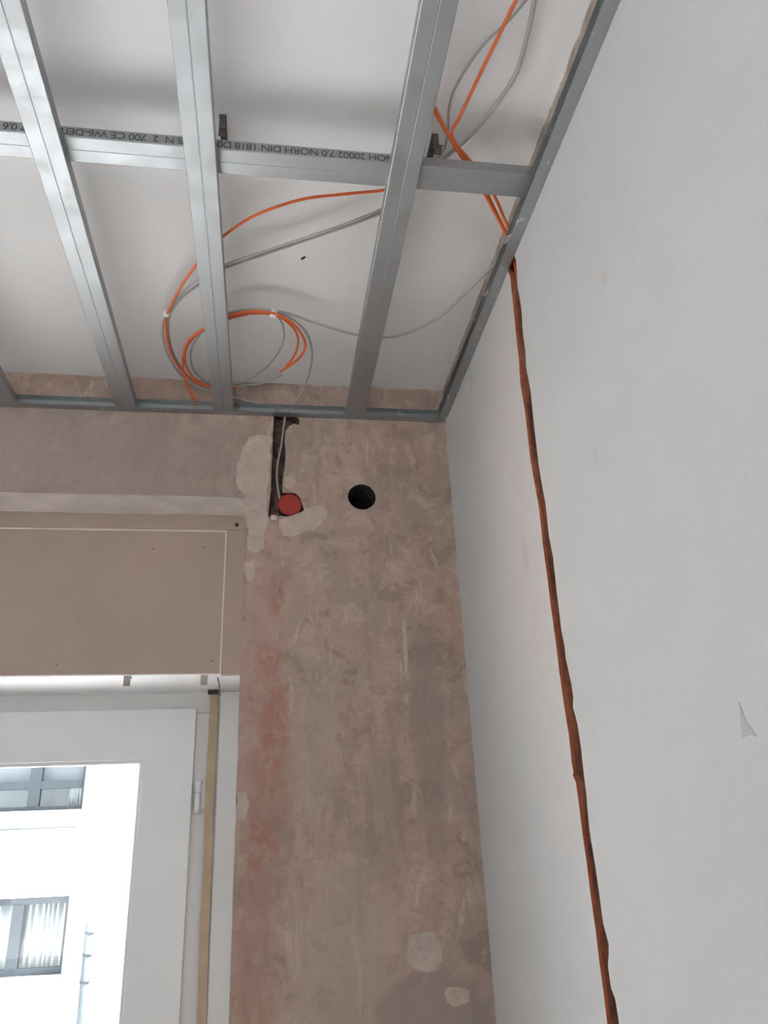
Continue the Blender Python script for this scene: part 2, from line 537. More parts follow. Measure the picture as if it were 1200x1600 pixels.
door_loop += [(X_JAMB + (X_JAMB2 - X_JAMB) * k / nx, Z_LINTEL + 0.003 * mnoise.noise(Vector((k * .9, 3, 1)))) for k in range(1, nx)]
door_loop += [(X_JAMB2, Z_LINTEL)]
def sh(lp, k):
    n = len(lp); c = Vector((sum(p[0] for p in lp) / n, sum(p[1] for p in lp) / n))
    return [tuple(c + (Vector(p) - c) * k) for p in lp]
wall_back = perforated('wall_back', lambda a, b, d: (a, YB + d, b),
    [(XL, 0), (XR + .05, 0), (XR + .05, ZC), (XL, ZC)],
    [(door_loop, [(None, Y_OUT - YB, 2)], None),
     (chase, [(None, 0.006, 1), (sh(chase, 0.97), 0.05, 1)], 1),
     (core, [(None, 0.004, 2), (None, 0.22, 3)], 3)],
    ['stripped_plaster', 'chase_brick_dark', 'reveal_plaster', 'hole_shade'])
tag(wall_back, kind='structure')
outer_skin = perforated('wall_facade', lambda a, b, d: (a, Y_OUT + d, b), [(XL - .2, -1.2), (XR + .6, -1.2), (XR + .6, 3.3), (XL - .2, 3.3)],
    [([(X_JAMB2, Z_SILL), (X_JAMB, Z_SILL), (X_JAMB, Z_LINTEL), (X_JAMB2, Z_LINTEL)], [], None)], ['facade_render'])
tag(outer_skin, kind='structure')

tag(box('wall_left', XL - .1, XL, YN, YB, 0, ZC, 'interior_wall'), kind='structure')
wall_rear = perforated('wall_rear', lambda a, b, d: (a, YN - d, b), [(XL, 0), (XR, 0), (XR, ZC), (XL, ZC)],
    [([(W2[0], W2[2]), (W2[1], W2[2]), (W2[1], W2[3]), (W2[0], W2[3])], [(None, 0.3, 0)], None)], ['interior_wall'])
tag(wall_rear, kind='structure')
w2 = empty('fill_window', ((W2[0] + W2[1]) / 2, YN - .1, W2[2])); tag(w2, kind='structure')  # unseen window, added to fill the back wall and corner with light
ym = (W2[0] + W2[1]) / 2
ya_, yb_ = YN - .16, YN - .10
boxes('window_frame', [(W2[0], W2[1], ya_, yb_, W2[2], W2[2] + .07), (W2[0], W2[1], ya_, yb_, W2[3] - .07, W2[3]),
                       (W2[0], W2[0] + .07, ya_, yb_, W2[2] + .07, W2[3] - .07), (W2[1] - .07, W2[1], ya_, yb_, W2[2] + .07, W2[3] - .07),
                       (ym - .05, ym + .05, ya_, yb_, W2[2] + .07, W2[3] - .07)], 'white_lacquer', w2)
for xa_, xb_ in ((W2[0] + .07, ym - .05), (ym + .05, W2[1] - .07)):
    boxes('pane', [(xa_, xb_, YN - .135, YN - .13, W2[2] + .07, W2[3] - .07)], 'window_glass', w2)

# pieces of filler left on the stripped wall
def wall_patch(px_loop, mat, seed, t=0.002, amp=0.006, step=0.01):
    lp = jag(jag([b2(*p) for p in px_loop], 0.006, amp, seed), 0.003, amp * 0.55, seed + 3, 150.0)
    return slab('plaster_patch', lp, lambda a, b, d: (a, YB + d, b), t, mat, wall_back)
wall_patch([(388, 684), (402, 680), (424, 680), (422, 745), (419, 780), (417, 800), (421, 816), (414, 834), (412, 858), (398, 864), (388, 858),
            (386, 815), (383, 790), (383, 774), (372, 765), (370, 742), (372, 722), (380, 700)], 'filler_plaster', 1.0)
wall_patch([(436, 812), (452, 808), (474, 800), (478, 792), (500, 790), (512, 798), (510, 815), (500, 824), (490, 830), (478, 831), (468, 836), (452, 840), (440, 834), (436, 822)], 'filler_plaster', 2.0)
wall_patch([(636, 1462), (662, 1456), (688, 1464), (692, 1490), (686, 1516), (664, 1522), (644, 1514), (634, 1490)], 'filler_plaster_pale', 4.0, amp=0.008)
wall_patch([(694, 1546), (714, 1540), (736, 1548), (734, 1566), (712, 1574), (696, 1566)], 'filler_plaster_pale', 5.0)
wall_patch([(383, 880), (396, 876), (400, 894), (394, 910), (384, 908)], 'filler_plaster', 6.0, t=0.0012)
wall_patch([(628, 968), (634, 966), (638, 1030), (634, 1064), (630, 1020)], 'filler_plaster', 8.0, t=0.0012, amp=0.003)
wall_patch([(446, 745), (458, 742), (464, 752), (456, 764), (446, 762)], 'filler_plaster', 9.0, t=0.001, amp=0.004)
wall_patch([(370, 1238), (384, 1236), (390, 1258), (384, 1282), (369, 1284)], 'filler_plaster', 10.0, t=0.0012, amp=0.004)
p = on_y(428, 808, YB)
link_v = []
bm = bmesh.new(); bmesh.ops.create_icosphere(bm, subdivisions=3, radius=1.0)
lv = [(p.x + v.co.x * 0.013 * (1 + .2 * mnoise.noise(v.co * 2)), YB + 0.010 + v.co.y * 0.014, p.z + v.co.z * 0.012 * (1 + .2 * mnoise.noise(v.co * 2 + Vector((3, 3, 3))))) for v in bm.verts]
lf = [tuple(v.index for v in f.verts) for f in bm.faces]; bm.free()
link('plaster_lump', lv, lf, 'lump_plaster', wall_back, smooth=True)

# right wall with the vertical cable chase
r2 = lambda px, py: (on_x(px, py, XR).y, on_x(px, py, XR).z)
left_px = [(797, 432), (801, 470), (806, 520), (811, 565), (813, 600), (820, 640), (829, 720), (838, 770), (843, 800), (848, 850), (855, 900),
           (861, 950), (868, 1000), (874, 1050), (881, 1100), (889, 1150), (893, 1190), (896, 1206), (895, 1212), (900, 1222), (905, 1262), (911, 1310),
           (917, 1350), (923, 1400), (930, 1450), (936, 1500), (943, 1550), (949, 1600)]
right_px = [(806, 405), (808, 425), (809, 450), (815, 480), (816, 510), (818, 530), (821, 550), (822, 575), (827, 600), (829, 612), (836, 680),
            (842, 730), (848, 765), (852, 785), (858, 840), (864, 870), (867, 900), (871, 935), (877, 985), (882, 1010), (884, 1030),
            (893, 1070), (896, 1090), (895, 1105), (902, 1130), (908, 1170), (911, 1200), (916, 1240), (920, 1290), (926, 1330), (931, 1360),
            (937, 1400), (943, 1445), (951, 1475), (951, 1490), (950, 1510), (955, 1545), (961, 1560), (966, 1590), (967, 1600)]
far_e = [r2(*q) for q in left_px]; near_e = [r2(*q) for q in right_px]
yf, yn = far_e[-1][0], near_e[-1][0]
zb = 0.35
kk = 0
z = far_e[-1][1]
ext_f, ext_n = [], []
while z > zb + 0.04:
    z -= 0.04; kk += 1
    ext_f.append((1.405 + 0.003 * mnoise.noise(Vector((kk * .8, 1, 1))), z)); ext_n.append((1.362 + 0.007 * mnoise.noise(Vector((kk * .8, 5, 1))), z))
slot = [(1.398, 2.84), (1.395, 2.76)] + far_e + ext_f + ext_n[::-1] + near_e[::-1] + [(1.345, 2.76), (1.350, 2.84)]
slot = jag(slot, 0.018, 0.0012, 11.0)
# chamfered arris where the brick edge broke away (near edge only)
slot_in = []
for k, (a, b) in enumerate(slot):
    w = 0.0
    if a < 1.377: w = max(0.0, mnoise.noise(Vector((b * 9, 2.2, 0.3)))) * 0.012
    slot_in.append((a + w, b))
slot_back = [(1.377 + (a - 1.377) * 0.92, b) for a, b in slot_in]
wall_right = perforated('wall_right', lambda a, b, d: (XR + d, a, b),
    [(YN, 0), (YB + .3, 0), (YB + .3, ZC), (YN, ZC)],
    [(slot, [(slot_in, 0.006, 2), (slot_back, 0.034, 1)], 1)], ['white_wall_paint', 'chased_brick', 'brick_arris'])
tag(wall_right, kind='structure')
slab('paint_chip', jag([r2(*q) for q in ((1155, 1096), (1161, 1110), (1168, 1130), (1184, 1152), (1170, 1149), (1160, 1152))], 0.008, 0.002, 2.0),
     lambda a, b, d: (XR + d, a, b), 0.0006, 'grey_undercoat', wall_right)
cp = on_z(474, 403, ZC)
slab('paint_chip', [(cp.x + a, cp.y + b) for a, b in ((-.007, .006), (-.004, -.002), (.003, -.007), (.007, -.005), (.002, .003), (-.003, .008))],
     lambda a, b, d: (a, b, ZC + d), 0.0008, 'dark_screw', ceil_o)

# ------------------------------------------------------------------ ceiling grid
def sweep(name, prof, axis, a0, a1, mat, origin, thick=0.0009, parent=None):
    """extrude an open sheet-metal section (u, z) along X or Y; u is the horizontal axis across"""
    V, F = [], []
    n = len(prof)
    N = 2
    for a in (a0, a1):
        for u, z in prof:
            V.append((a, u, z) if axis == 'X' else (u, a, z))
    for k in range(n - 1):
        F.append((k, k + 1, n + k + 1, n + k))
    o = link(name, V, F, mat, parent, base=origin)
    s = o.modifiers.new('sheet', 'SOLIDIFY'); s.thickness = thick; s.offset = 0
    return o

def cd_section(c, z):
    half = [(0.0006, 0.0009), (0.0016, 0.0), (0.0285, 0.0), (0.0296, 0.0006), (0.030, 0.002), (0.0296, 0.0135), (0.030, 0.0245), (0.029, 0.0265), (0.024, 0.027), (0.0225, 0.0245)]
    pts = [(-u, w) for u, w in half[::-1]] + half
    return [(c + u, z + w) for u, w in pts]

def cd_x(px_pairs):
    xs = [(on_z(a[0], a[1], ZF + .0015).x + on_z(b[0], b[1], ZF + .0015).x) / 2 for a, b in px_pairs]
    return sum(xs) / len(xs)
cds = [
    (cd_x([((-31, 0), (27, 0)), ((100, 400), (145, 400)), ((182, 628), (213, 628))]), 'galvanized ceiling profile at the far left, brightest of the three long ones'),
    (cd_x([((270, 0), (326, 0)), ((303, 400), (346, 400)), ((330, 635), (364, 635))]), 'middle long galvanized ceiling profile passing below the cable coil'),
    (cd_x([((660, 0), (718, 0)), ((578, 400), (633, 400)), ((541, 643), (571, 643))]), 'long galvanized ceiling profile nearest the white right wall'),
    (None, 'short end of a galvanized ceiling profile at the left picture edge above the lintel')]
x0 = on_z(0, 600, ZF).x + 0.012 - 0.03
for cx, lab in cds:
    if cx is None: cx = x0
    o = sweep('ceiling_profile', cd_section(cx, ZF + 0.0014), 'Y', YN + .03, YB - 0.006, 'galvanized_steel', (cx, 1.0, ZF))
    tag(o, lab, 'metal profile', 'long ceiling profiles')

# upper cross rail with printed side
ZR = ZF + 0.0275
YR = 1.1635
rail = sweep('cross_rail', cd_section(YR, ZR), 'X', XL + .03, XR - 0.006, 'galvanized_steel', (0, YR, ZR))
tag(rail, 'galvanized cross rail with black printed lettering, running across above the long profiles', 'metal profile')

fc = bpy.data.curves.new('lettering', 'FONT')
fc.body = 'WNOH 20002 7,0 NORH DIN 1818 D00 00 0 B N  2  700 CE W6-DEITAW 27 0,6 WW 2100 CE N 2 700'
fc.size = 0.0245; fc.extrude = 0.00015; fc.space_character = 0.92
ft = bpy.data.objects.new('lettering_source', fc); COL.objects.link(ft)
dg = bpy.context.evaluated_depsgraph_get()
tm = bpy.data.meshes.new_from_object(ft.evaluated_get(dg))
bpy.data.objects.remove(ft, do_unlink=True)
tm.materials.clear(); tm.materials.append(MAT['marking_ink'])
tm.name = 'printed_lettering'
to = bpy.data.objects.new('printed_lettering', tm); COL.objects.link(to)
to.parent = rail
# standing on its head, as the rail hangs upside down
to.matrix_local = Matrix.Translation((0.262, -0.0306, 0.0205)) @ Matrix.Rotation(math.pi, 4, 'Y') @ Matrix.Rotation(math.radians(90), 4, 'X')
to.matrix_local = Matrix.Translation((0.262, -0.0308, 0.0205)) @ Matrix(((-1, 0, 0, 0), (0, 0, -1, 0), (0, -1, 0, 0), (0, 0, 0, 1)))
to['label'] = 'upside-down black printed lettering'

# wall channels
def ud_section(w, z, s, full=0.027):
    return [(w + s * full, z), (w + s * 0.0015, z), (w + s * 0.0006, z + 0.001), (w + s * 0.0006, z + 0.0275), (w + s * 0.0015, z + 0.0285), (w + s * full, z + 0.0285)]
o = sweep('wall_channel', ud_section(YB, ZF, -1), 'X', XL + .01, XR - 0.004, 'galvanized_steel_smeared', (0, YB, ZF))
tag(o, 'thin galvanized wall channel along the bare brown back wall', 'metal profile', 'wall channels')
o = sweep('wall_channel', ud_section(XR, ZF, -1), 'Y', YN + .03, YB - 0.03, 'galvanized_steel_smeared', (XR, 1.0, ZF))
tag(o, 'galvanized wall channel with plaster smears along the white right wall', 'metal profile', 'wall channels')

# direct hangers that carry the cross rail
def hanger(cx, label, tilt):
    e = empty('rail_hanger', (cx, YR, ZC))
    tag(e, label, 'bracket', 'rail hangers')
    boxes('strap_base', [(cx - .007, cx + .007, YR - .032, YR + .032, ZC - .0016, ZC - .0002)], 'dark_rust', e)
    for s in (-1, 1):
        V, F = [], []
        path = [(s * 0.0317, -.0016), (s * 0.0317, -0.060), (s * 0.035, -0.062), (s * 0.043, -0.052 + tilt), (s * 0.047, -0.058 + tilt)]
        for yy, zz in path:
            for u in (-.006, .006): V.append((cx + u + 0.35 * (abs(yy) - .0317), YR + yy, ZC + zz))
        F = [(2 * k, 2 * k + 1, 2 * k + 3, 2 * k + 2) for k in range(len(path) - 1)]
        o = link('leg', V, F, 'dark_rust', e)
        o.modifiers.new('sheet', 'SOLIDIFY').thickness = 0.0012
    V, F = [], []
    for r, zz in ((0.006, -.0016), (0.006, -.004), (0.0025, -.0055)):
        for k in range(10):
            V.append((cx + r * math.cos(k * .6283), YR + r * math.sin(k * .6283), ZC + zz))
    for i in range(2):
        for k in range(10): F.append((i * 10 + k, i * 10 + (k + 1) % 10, i * 10 + 10 + (k + 1) % 10, i * 10 + 10 + k))
    F.append(tuple(20 + k for k in range(10)))
    link('screw', V, F, 'dark_rust', e)
hanger(on_y(347, 210, YR).x + 0.002, 'bent dark metal hanger on the cross rail beside the middle profile', 0.002)
hanger(on_y(680, 248, YR).x - 0.004, 'bent dark metal hanger on the cross rail by the orange cables', 0.006)

# ------------------------------------------------------------------ cables
def cpts(pts, zdef, ymax=YB - 0.010, xmax=XR - 0.010):
    out = []
    for q in pts:
        if isinstance(q, Vector): out.append(q); continue
        z = q[2] if len(q) > 2 else zdef
        v = on_z(q[0], q[1], z)
        if v.y > ymax: v = on_y(q[0], q[1], ymax)
        if v.x > xmax: v = on_x(q[0], q[1], xmax)
        out.append(v)
    return out

def cable(name, pts, z, r, mat, label, group=None, cat='cable'):
    pp = cpts(pts, z)
    path = catmull(pp, 7)
    return tag(tube(name, path, r, mat, base=pp[0]), label, cat, group)

RO, RG = 0.0034, 0.0033
ZU = ZC - 0.055     # level at which the loose loops hang
slotv = lambda y, z, x=XR + 0.014: Vector((x, y, z))
cable('orange_cable', [(700, 262, ZC - .034), (650, 283, ZC - .030), (600, 297, ZC - .030), (540, 303, ZC - .036), (470, 312, ZC - .044), (400, 336, ZC - .05),
      (347, 370), (320, 396), (303, 418), (283, 448), (266, 480), (259, 500), (260, 525), (266, 550), (279, 573), (295, 590), (312, 600), (330, 605), (352, 608, ZU - .004), (368, 606, ZU - .004)],
      ZU, RO, 'orange_conduit', 'orange cable arching from the right-hand profile down the left side of the coil')
cable('orange_cable', [(309, 634, 2.772), (303, 622, 2.79), (292, 600, 2.80), (286, 577), (287, 552), (295, 532), (312, 518), (333, 504), (355, 495), (385, 487),
      (425, 489), (453, 502), (471, 522), (477, 543), (465, 562), (438, 581)], ZU - .006, RO + .0004, 'orange_conduit', 'orange cable coiled once, its lower end dropping to the wall channel')
cable('orange_cable', [(367, 608), (345, 608), (322, 602), (303, 590), (291, 572), (289, 551), (299, 531), (320, 514), (355, 498), (390, 490), (428, 492), (450, 504),
      (464, 522), (465, 542), (457, 560), (444, 577)], ZU - .0005, RO, 'orange_conduit', 'orange cable forming the inner strand of the coil with a cut end')
cable('grey_cable', [(654, 270, ZC - .032), (625, 309, ZC - .036), (597, 327, ZC - .04), (540, 350), (470, 374), (400, 397), (350, 414), (330, 425), (310, 437), (284, 458), (267, 480), (256, 500), (254, 522),
      (261, 551), (279, 581), (304, 602), (335, 613, 2.80), (362, 620, 2.795), (390, 627, 2.79), (418, 633, 2.786), (436, 637, 2.784)], ZU + .004, RG, 'grey_cable_sheath',
      'grey cable on the outside of the coil, ending along the back wall channel')
cable('grey_cable', [(656, 276, ZC - .026), (628, 313, ZC - .031), (600, 331, ZC - .035), (540, 354), (470, 378), (400, 402), (350, 419), (330, 432), (310, 445), (287, 462), (271, 481), (263, 500), (264, 530),
      (275, 562), (298, 591), (325, 603), (352, 606), (378, 602), (405, 600), (425, 593), (440, 586)], ZU + .010, RG, 'grey_cable_sheath',
      'pale grey cable inside the left bundle, ending under the coil')
cable('grey_cable', [(424, 488), (436, 497), (443, 512), (443, 532), (434, 553), (417, 573), (395, 590), (374, 599), (350, 605), (326, 599), (306, 583), (298, 562), (301, 541),
      (314, 521), (330, 508), (356, 499), (388, 491)], ZU + .016, 0.0027, 'grey_cable_sheath', 'thin grey cable making the small inner ring of the coil')
cable('grey_cable', [(338, 498), (358, 491), (390, 484), (425, 486), (454, 497), (476, 516), (486, 540), (487, 565), (480, 592), (468, 620, 2.80), (455, 637, 2.785)] +
      [Vector((on_y(446, 646, YB).x, YB + 0.004, 2.756)), Vector((on_y(444, 660, YB).x, YB + .014, on_y(444, 660, YB).z)), Vector((on_y(440, 690, YB).x, YB + .02, on_y(440, 690, YB).z)),
       Vector((on_y(434, 720, YB).x, YB + .018, on_y(434, 720, YB).z)), Vector((on_y(433, 745, YB).x, YB + .018, on_y(433, 745, YB).z)),
       Vector((on_y(437, 772, YB).x, YB + .022, on_y(437, 772, YB).z)), Vector((on_y(443, 785, YB).x, YB + .030, on_y(443, 785, YB).z))],
      ZU + .006, RG, 'grey_cable_sheath', 'grey cable dropping from the coil into the wall chase to the red box')
cable('grey_cable', [(330, 500), (356, 489), (395, 483), (430, 486), (455, 491), (500, 507), (560, 524), (605, 527), (640, 519), (690, 493), (730, 456), (762, 424), (785, 400, 2.80)] +
      [slotv(1.372, 2.79, XR + .004), slotv(1.374, 2.745), slotv(1.374, 2.70, XR + .018), slotv(1.376, 2.60, XR + .022), slotv(1.378, 2.2, XR + .024), slotv(1.38, 1.4, XR + .024), slotv(1.38, 0.5, XR + .024)],
      ZU + .004, RG, 'grey_cable_sheath', 'long grey cable sagging from the coil across to the right wall chase')
zt = ZC - 0.040
cable('orange_cable', [(838, -70, zt), (806, 0, zt), (783, 48, zt), (760, 95, zt), (738, 141, zt), (718, 183, zt), (706, 207, zt), (714, 228, zt), (735, 257, zt), (762, 305, zt - .012), (780, 342, zt - .024), (793, 368, zt - .034)] +
      [slotv(1.355, 2.785, XR + .006), slotv(1.362, 2.74, XR + .016), slotv(1.366, 2.60, XR + .022), slotv(1.366, 2.1, XR + .024), slotv(1.37, 1.3, XR + .024), slotv(1.37, 0.5, XR + .024)],
      zt, RO, 'orange_cable' if False else 'orange_conduit', 'orange cable coming straight down from the top picture edge and kinking over the cross rail')
cable('orange_cable', [(655, 120, zt - .004), (672, 155, zt - .004), (682, 174, zt - .004), (695, 200, zt - .004), (709, 226, zt - .004), (729, 257, zt - .004), (758, 305, zt - .014), (778, 342, zt - .026), (790, 366, zt - .036)] +
      [slotv(1.368, 2.780, XR + .004), slotv(1.372, 2.74, XR + .012), slotv(1.376, 2.60, XR + .016), slotv(1.376, 2.1, XR + .017), slotv(1.38, 1.3, XR + .017), slotv(1.38, 0.5, XR + .017)],
      zt, RO, 'orange_conduit', 'orange cable emerging from the right-hand profile, left strand of the pair entering the wall')
cable('orange_cable', [(652, 122, zt), (672, 163, zt), (684, 183, zt), (697, 206, zt), (712, 226, zt), (738, 256, zt), (772, 306, zt - .012), (787, 340, zt - .024), (797, 362, zt - .034)] +
      [slotv(1.350, 2.788, XR + .006), slotv(1.352, 2.74, XR + .022), slotv(1.356, 2.60, XR + .028), slotv(1.358, 2.1, XR + .028), slotv(1.36, 1.3, XR + .028), slotv(1.36, 0.5, XR + .028)],
      zt, RO, 'orange_conduit', 'orange cable emerging from the right-hand profile, right strand of the pair entering the wall')
cable('grey_cable', [(842, -60), (835, 0), (826, 45), (808, 110), (785, 150), (755, 190), (722, 224), (694, 247), (668, 268)], ZC - .022, 0.0042, 'grey_cable_sheath',
      'thick grey cable near the top right, curving beside the orange one')
cable('grey_cable', [(860, -50), (822, 0), (792, 35), (760, 65), (730, 105), (709, 142), (701, 175), (700, 205), (690, 240), (662, 270)], ZC - .018, 0.0027, 'grey_cable_sheath',
      'thin grey cable bowing left at the top right, crossing behind the orange one')

def ring_tie(px, py, z, along, label, w=0.010, r=0.0115):
    c = on_z(px, py, z)
    t = along.normalized()
    path = [c - t * w * .5, c - t * w * .2, c + t * w * .2, c + t * w * .5]
    return tag(tube('tape_wrap', path, r, 'white_tape', seg=16, base=c), label, 'tape')
ring_tie(260, 490, ZU + .001, on_z(258, 505, ZU) - on_z(266, 478, ZU), 'small white tape wrap on the left side of the cable coil', r=0.0088)
ring_tie(427, 490, ZU - .001, on_z(440, 494, ZU) - on_z(414, 487, ZU), 'small white tape wrap at the top of the cable coil', w=0.015, r=0.0112)

# ------------------------------------------------------------------ red box in the chase
lc = on_y(453, 787, YB)
jb = empty('junction_box', (lc.x, YB + .01, lc.z))
tag(jb, 'round junction box with a red plastic lid set in the wall chase', 'junction box')
lathe_y('box_cup', lc.x, lc.z, [(0.0335, YB + 0.012), (0.0335, YB + 0.047)], 'black_plastic', jb)
lathe_y('lid', lc.x, lc.z, [(0.020, YB + 0.002), (0.031, YB + 0.0025), (0.0345, YB + 0.005), (0.0345, YB + 0.0115)], 'red_plastic', jb)

# ------------------------------------------------------------------ roller shutter box above the door
YP, ZPB = 2.235, 1.985
XPR = X_JAMB + 0.03
XPL = X_JAMB2 - 0.03
sb = empty('roller_shutter_box', ((XPL + XPR) / 2, YP, ZPB))
tag(sb, 'beige painted wooden roller shutter box cover above the balcony door', 'shutter box')
inx = on_y(352, 900, YP).x      # inner edge of right border
inz = on_y(200, 826, YP).z
boxes('border_frame', [(XPL, XPR, YP, YP + .018, inz, Z_LINTEL + .01), (inx, XPR, YP, YP + .018, ZPB - .006, inz), (XPL, XPL + .06, YP, YP + .018, ZPB - .006, inz)], 'old_beige_paint', sb, bev=0.002)
boxes('edge_highlight', [(XPL + .06, inx, YP + .0015, YP + .010, inz - .005, inz), (inx - .005, inx, YP + .0015, YP + .010, ZPB, inz - .005)], 'reveal_plaster', sb, bev=0.002)  # pale strips paint in the light line along the recess edge
boxes('panel', [(XPL + .05, inx - .0005, YP + .004, YP + .016, ZPB, inz - .0005)], 'old_beige_paint', sb)
boxes('underside', [(XPL, XPR, YP + .012, 2.515, ZPB - .002, ZPB + .016)], 'box_underside_paint', sb)
sp = on_y(370, 820, YP)
lathe_y('screw', sp.x, sp.z, [(0.0045, YP - .003), (0.006, YP - .001), (0.006, YP + .004)], 'dark_screw', sb, seg=12)
for (px, py) in ((88, 1038), (331, 1033), (318, 855), (240, 858)):
    q = on_y(px, py, YP + .004)
    lathe_y('nail', q.x, q.z, [(0.0016, YP + .0025), (0.002, YP + .0032), (0.002, YP + .006)], 'dark_screw', sb, seg=8)
for px, lab in ((201, 'small dull metal bracket under the shutter box, farther from the jamb'), (320, 'small dull metal bracket under the shutter box, beside the strap guide')):
    a = on_z(px - 5, 1054, ZPB - .002); b = on_z(px + 5, 1068, ZPB - .002)
    xm = on_y(px, 1060, 2.28).x
    e = empty('metal_bracket', (xm, YP + .05, ZPB - .003)); tag(e, lab, 'bracket', 'brackets under the shutter box')
    boxes('plate', [(xm - .0095, xm + .0095, YP + .020, YP + .023, ZPB - .030, ZPB - .0025)], 'tarnished_brass', e, bev=0.001)
    boxes('lip', [(xm - .0095, xm + .0095, YP + .023, YP + .045, ZPB - .0052, ZPB - .0025)], 'tarnished_brass', e)

# ------------------------------------------------------------------ balcony door (structure) with frame, sash, pane, hinge
YFm, YS = 2.500, 2.482
win = empty('door_1', (-0.6, YFm, 0.08)); tag(win, kind='structure')
xs_r = on_y(307, 1108, YS).x
zs_t = on_y(150, 1109, YS).z
xg = on_y(224, 1190, YS + .012).x
zg = on_y(150, 1190, YS + .012).z
xs_l = xs_r - 0.80
zs_b, zg_b = 0.14, 0.30
ZFT = ZPB - .004
boxes('door_frame', [(X_JAMB2 - .02, X_JAMB + .03, YFm, YFm + .06, zs_t - .012, ZFT), (xs_r - .012, X_JAMB + .03, YFm, YFm + .06, 0.08, zs_t - .012),
                     (xs_l - .05, xs_l + .012, YFm, YFm + .06, 0.08, zs_t - .012), (X_JAMB2 - .02, X_JAMB2 + .05, YFm, YFm + .06, 0.08, zs_t - .012),
                     (X_JAMB2 - .02, X_JAMB + .03, YFm, YFm + .06, 0.06, 0.13)], 'white_lacquer_aged', win, bev=0.003)
def ring(name, o_, i_, y0, y1, mat, parent, bev):
    V, F = [], []
    for yy in (y0, y1):
        for (a, b, c_, d) in (o_, i_): V += [(a, yy, c_), (b, yy, c_), (b, yy, d), (a, yy, d)]
    for k in range(4):
        k2 = (k + 1) % 4
        F += [(k, k2, 4 + k2, 4 + k), (8 + k, 12 + k, 12 + k2, 8 + k2), (k, 8 + k, 8 + k2, k2), (4 + k, 4 + k2, 12 + k2, 12 + k)]
    o = link(name, V, F, mat, parent)
    b = o.modifiers.new('bevel', 'BEVEL'); b.width = bev; b.segments = 2; b.limit_method = 'ANGLE'
    return o
def sash(xl, xr, zb_, zt_, gl, gr, gb, gt):
    s = ring('sash', (xl, xr, zb_, zt_), (gl, gr, gb, gt), YS, YS + .055, 'white_lacquer', win, 0.003)
    ring('glazing_bead', (gl - .001, gr + .001, gb - .001, gt + .001), (gl + .010, gr - .010, gb + .010, gt - .010), YS + .008, YS + .03, 'white_lacquer', s, 0.002)
    boxes('pane', [(gl + .004, gr - .004, YS + .030, YS + .034, gb + .004, gt - .004)], 'window_glass', s)
    return s
s1 = sash(xs_l, xs_r, zs_b, zs_t, xs_l + .12, xg, zg_b, zg)
sash(X_JAMB2 + .04, xs_l - .04, zs_b, zs_t, X_JAMB2 + .14, xs_l - .14, zg_b, zg)
ht = on_y(311, 1220, YS - .008); hb = on_y(307, 1271, YS - .008)
hm = ht.lerp(hb, 0.36)
hx = (ht.x + hb.x) / 2
hg = tube('hinge', [Vector((hx, YS - .006, hb.z)), Vector((hx, YS - .006, hm.z - .0012))], 0.0085, 'white_lacquer', s1, seg=14)
tube('hinge_cap', [Vector((hx, YS - .006, hm.z + .0012)), Vector((hx, YS - .006, ht.z - .004)), Vector((hx, YS - .006, ht.z))], 0.0085, 'white_lacquer', s1, seg=14)
box('hinge_plate', hx + .004, hx + .022, YS + .004, YFm + .001, hb.z + .01, ht.z - .01, 'white_lacquer', s1)
# jamb board right of the strap
xj = on_y(344, 1100, YFm - .012).x
tag(box('trim_1', xj, X_JAMB + .03, YFm - .014, YFm - .0005, 0.08, ZFT - .0, 'white_lacquer_aged', bev=0.002), kind='structure')
# shutter strap and its guide
ys_ = YFm - .020
stp = [on_y(334, 1084, ys_), on_y(329, 1240, ys_), on_y(322, 1440, ys_), on_y(314, 1600, ys_)]
xst = sum(q.x for q in stp) / 4
V, F = [], []
for k in range(41):
    zz = stp[0].z + (0.75 - stp[0].z) * k / 40
    dx = 0.0015 * math.sin(k * .5); dy = 0.002 * math.sin(k * .35)
    cxx = stp[0].x + (stp[3].x - stp[0].x) * min(1.3, (stp[0].z - zz) / (stp[0].z - stp[3].z))
    for u, w in ((-.0125, 0), (.0125, 0), (.0125, .002), (-.0125, .002)): V.append((cxx + u + dx, ys_ + w + dy, zz))
for k in range(40):
    for j in range(4): F.append((4 * k + j, 4 * k + (j + 1) % 4, 4 * k + 4 + (j + 1) % 4, 4 * k + 4 + j))
F += [(0, 1, 2, 3), (160, 161, 162, 163)]
tag(link('shutter_strap', V, F, 'strap_webbing', base=(stp[0].x, ys_, 0.75)), 'tan woven roller shutter strap hanging beside the door frame', 'strap')
gq = on_y(333, 1078, ys_ - .01)
sg = empty('strap_guide', (gq.x, ys_, gq.z)); tag(sg, 'black strap guide with a bent wire at the top of the shutter strap', 'strap guide')
boxes('guide_body', [(gq.x - .016, gq.x + .016, ys_ - .012, ys_ + .010, gq.z - .012, gq.z + .004)], 'black_plastic', sg, bev=0.003)
w0 = on_z(340, 1059, ZPB - .008); w1 = on_y(344, 1087, ys_ - .012)
tube('wire', [w0, w0.lerp(w1, .35) + Vector((.002, 0, 0)), w0.lerp(w1, .7), w1], 0.0016, 'black_plastic', sg, seg=8)
boxes('roller', [(gq.x - .013, gq.x + .013, ys_ - .016, ys_ - .010, gq.z - .003, gq.z + .001)], 'dark_rust', sg)

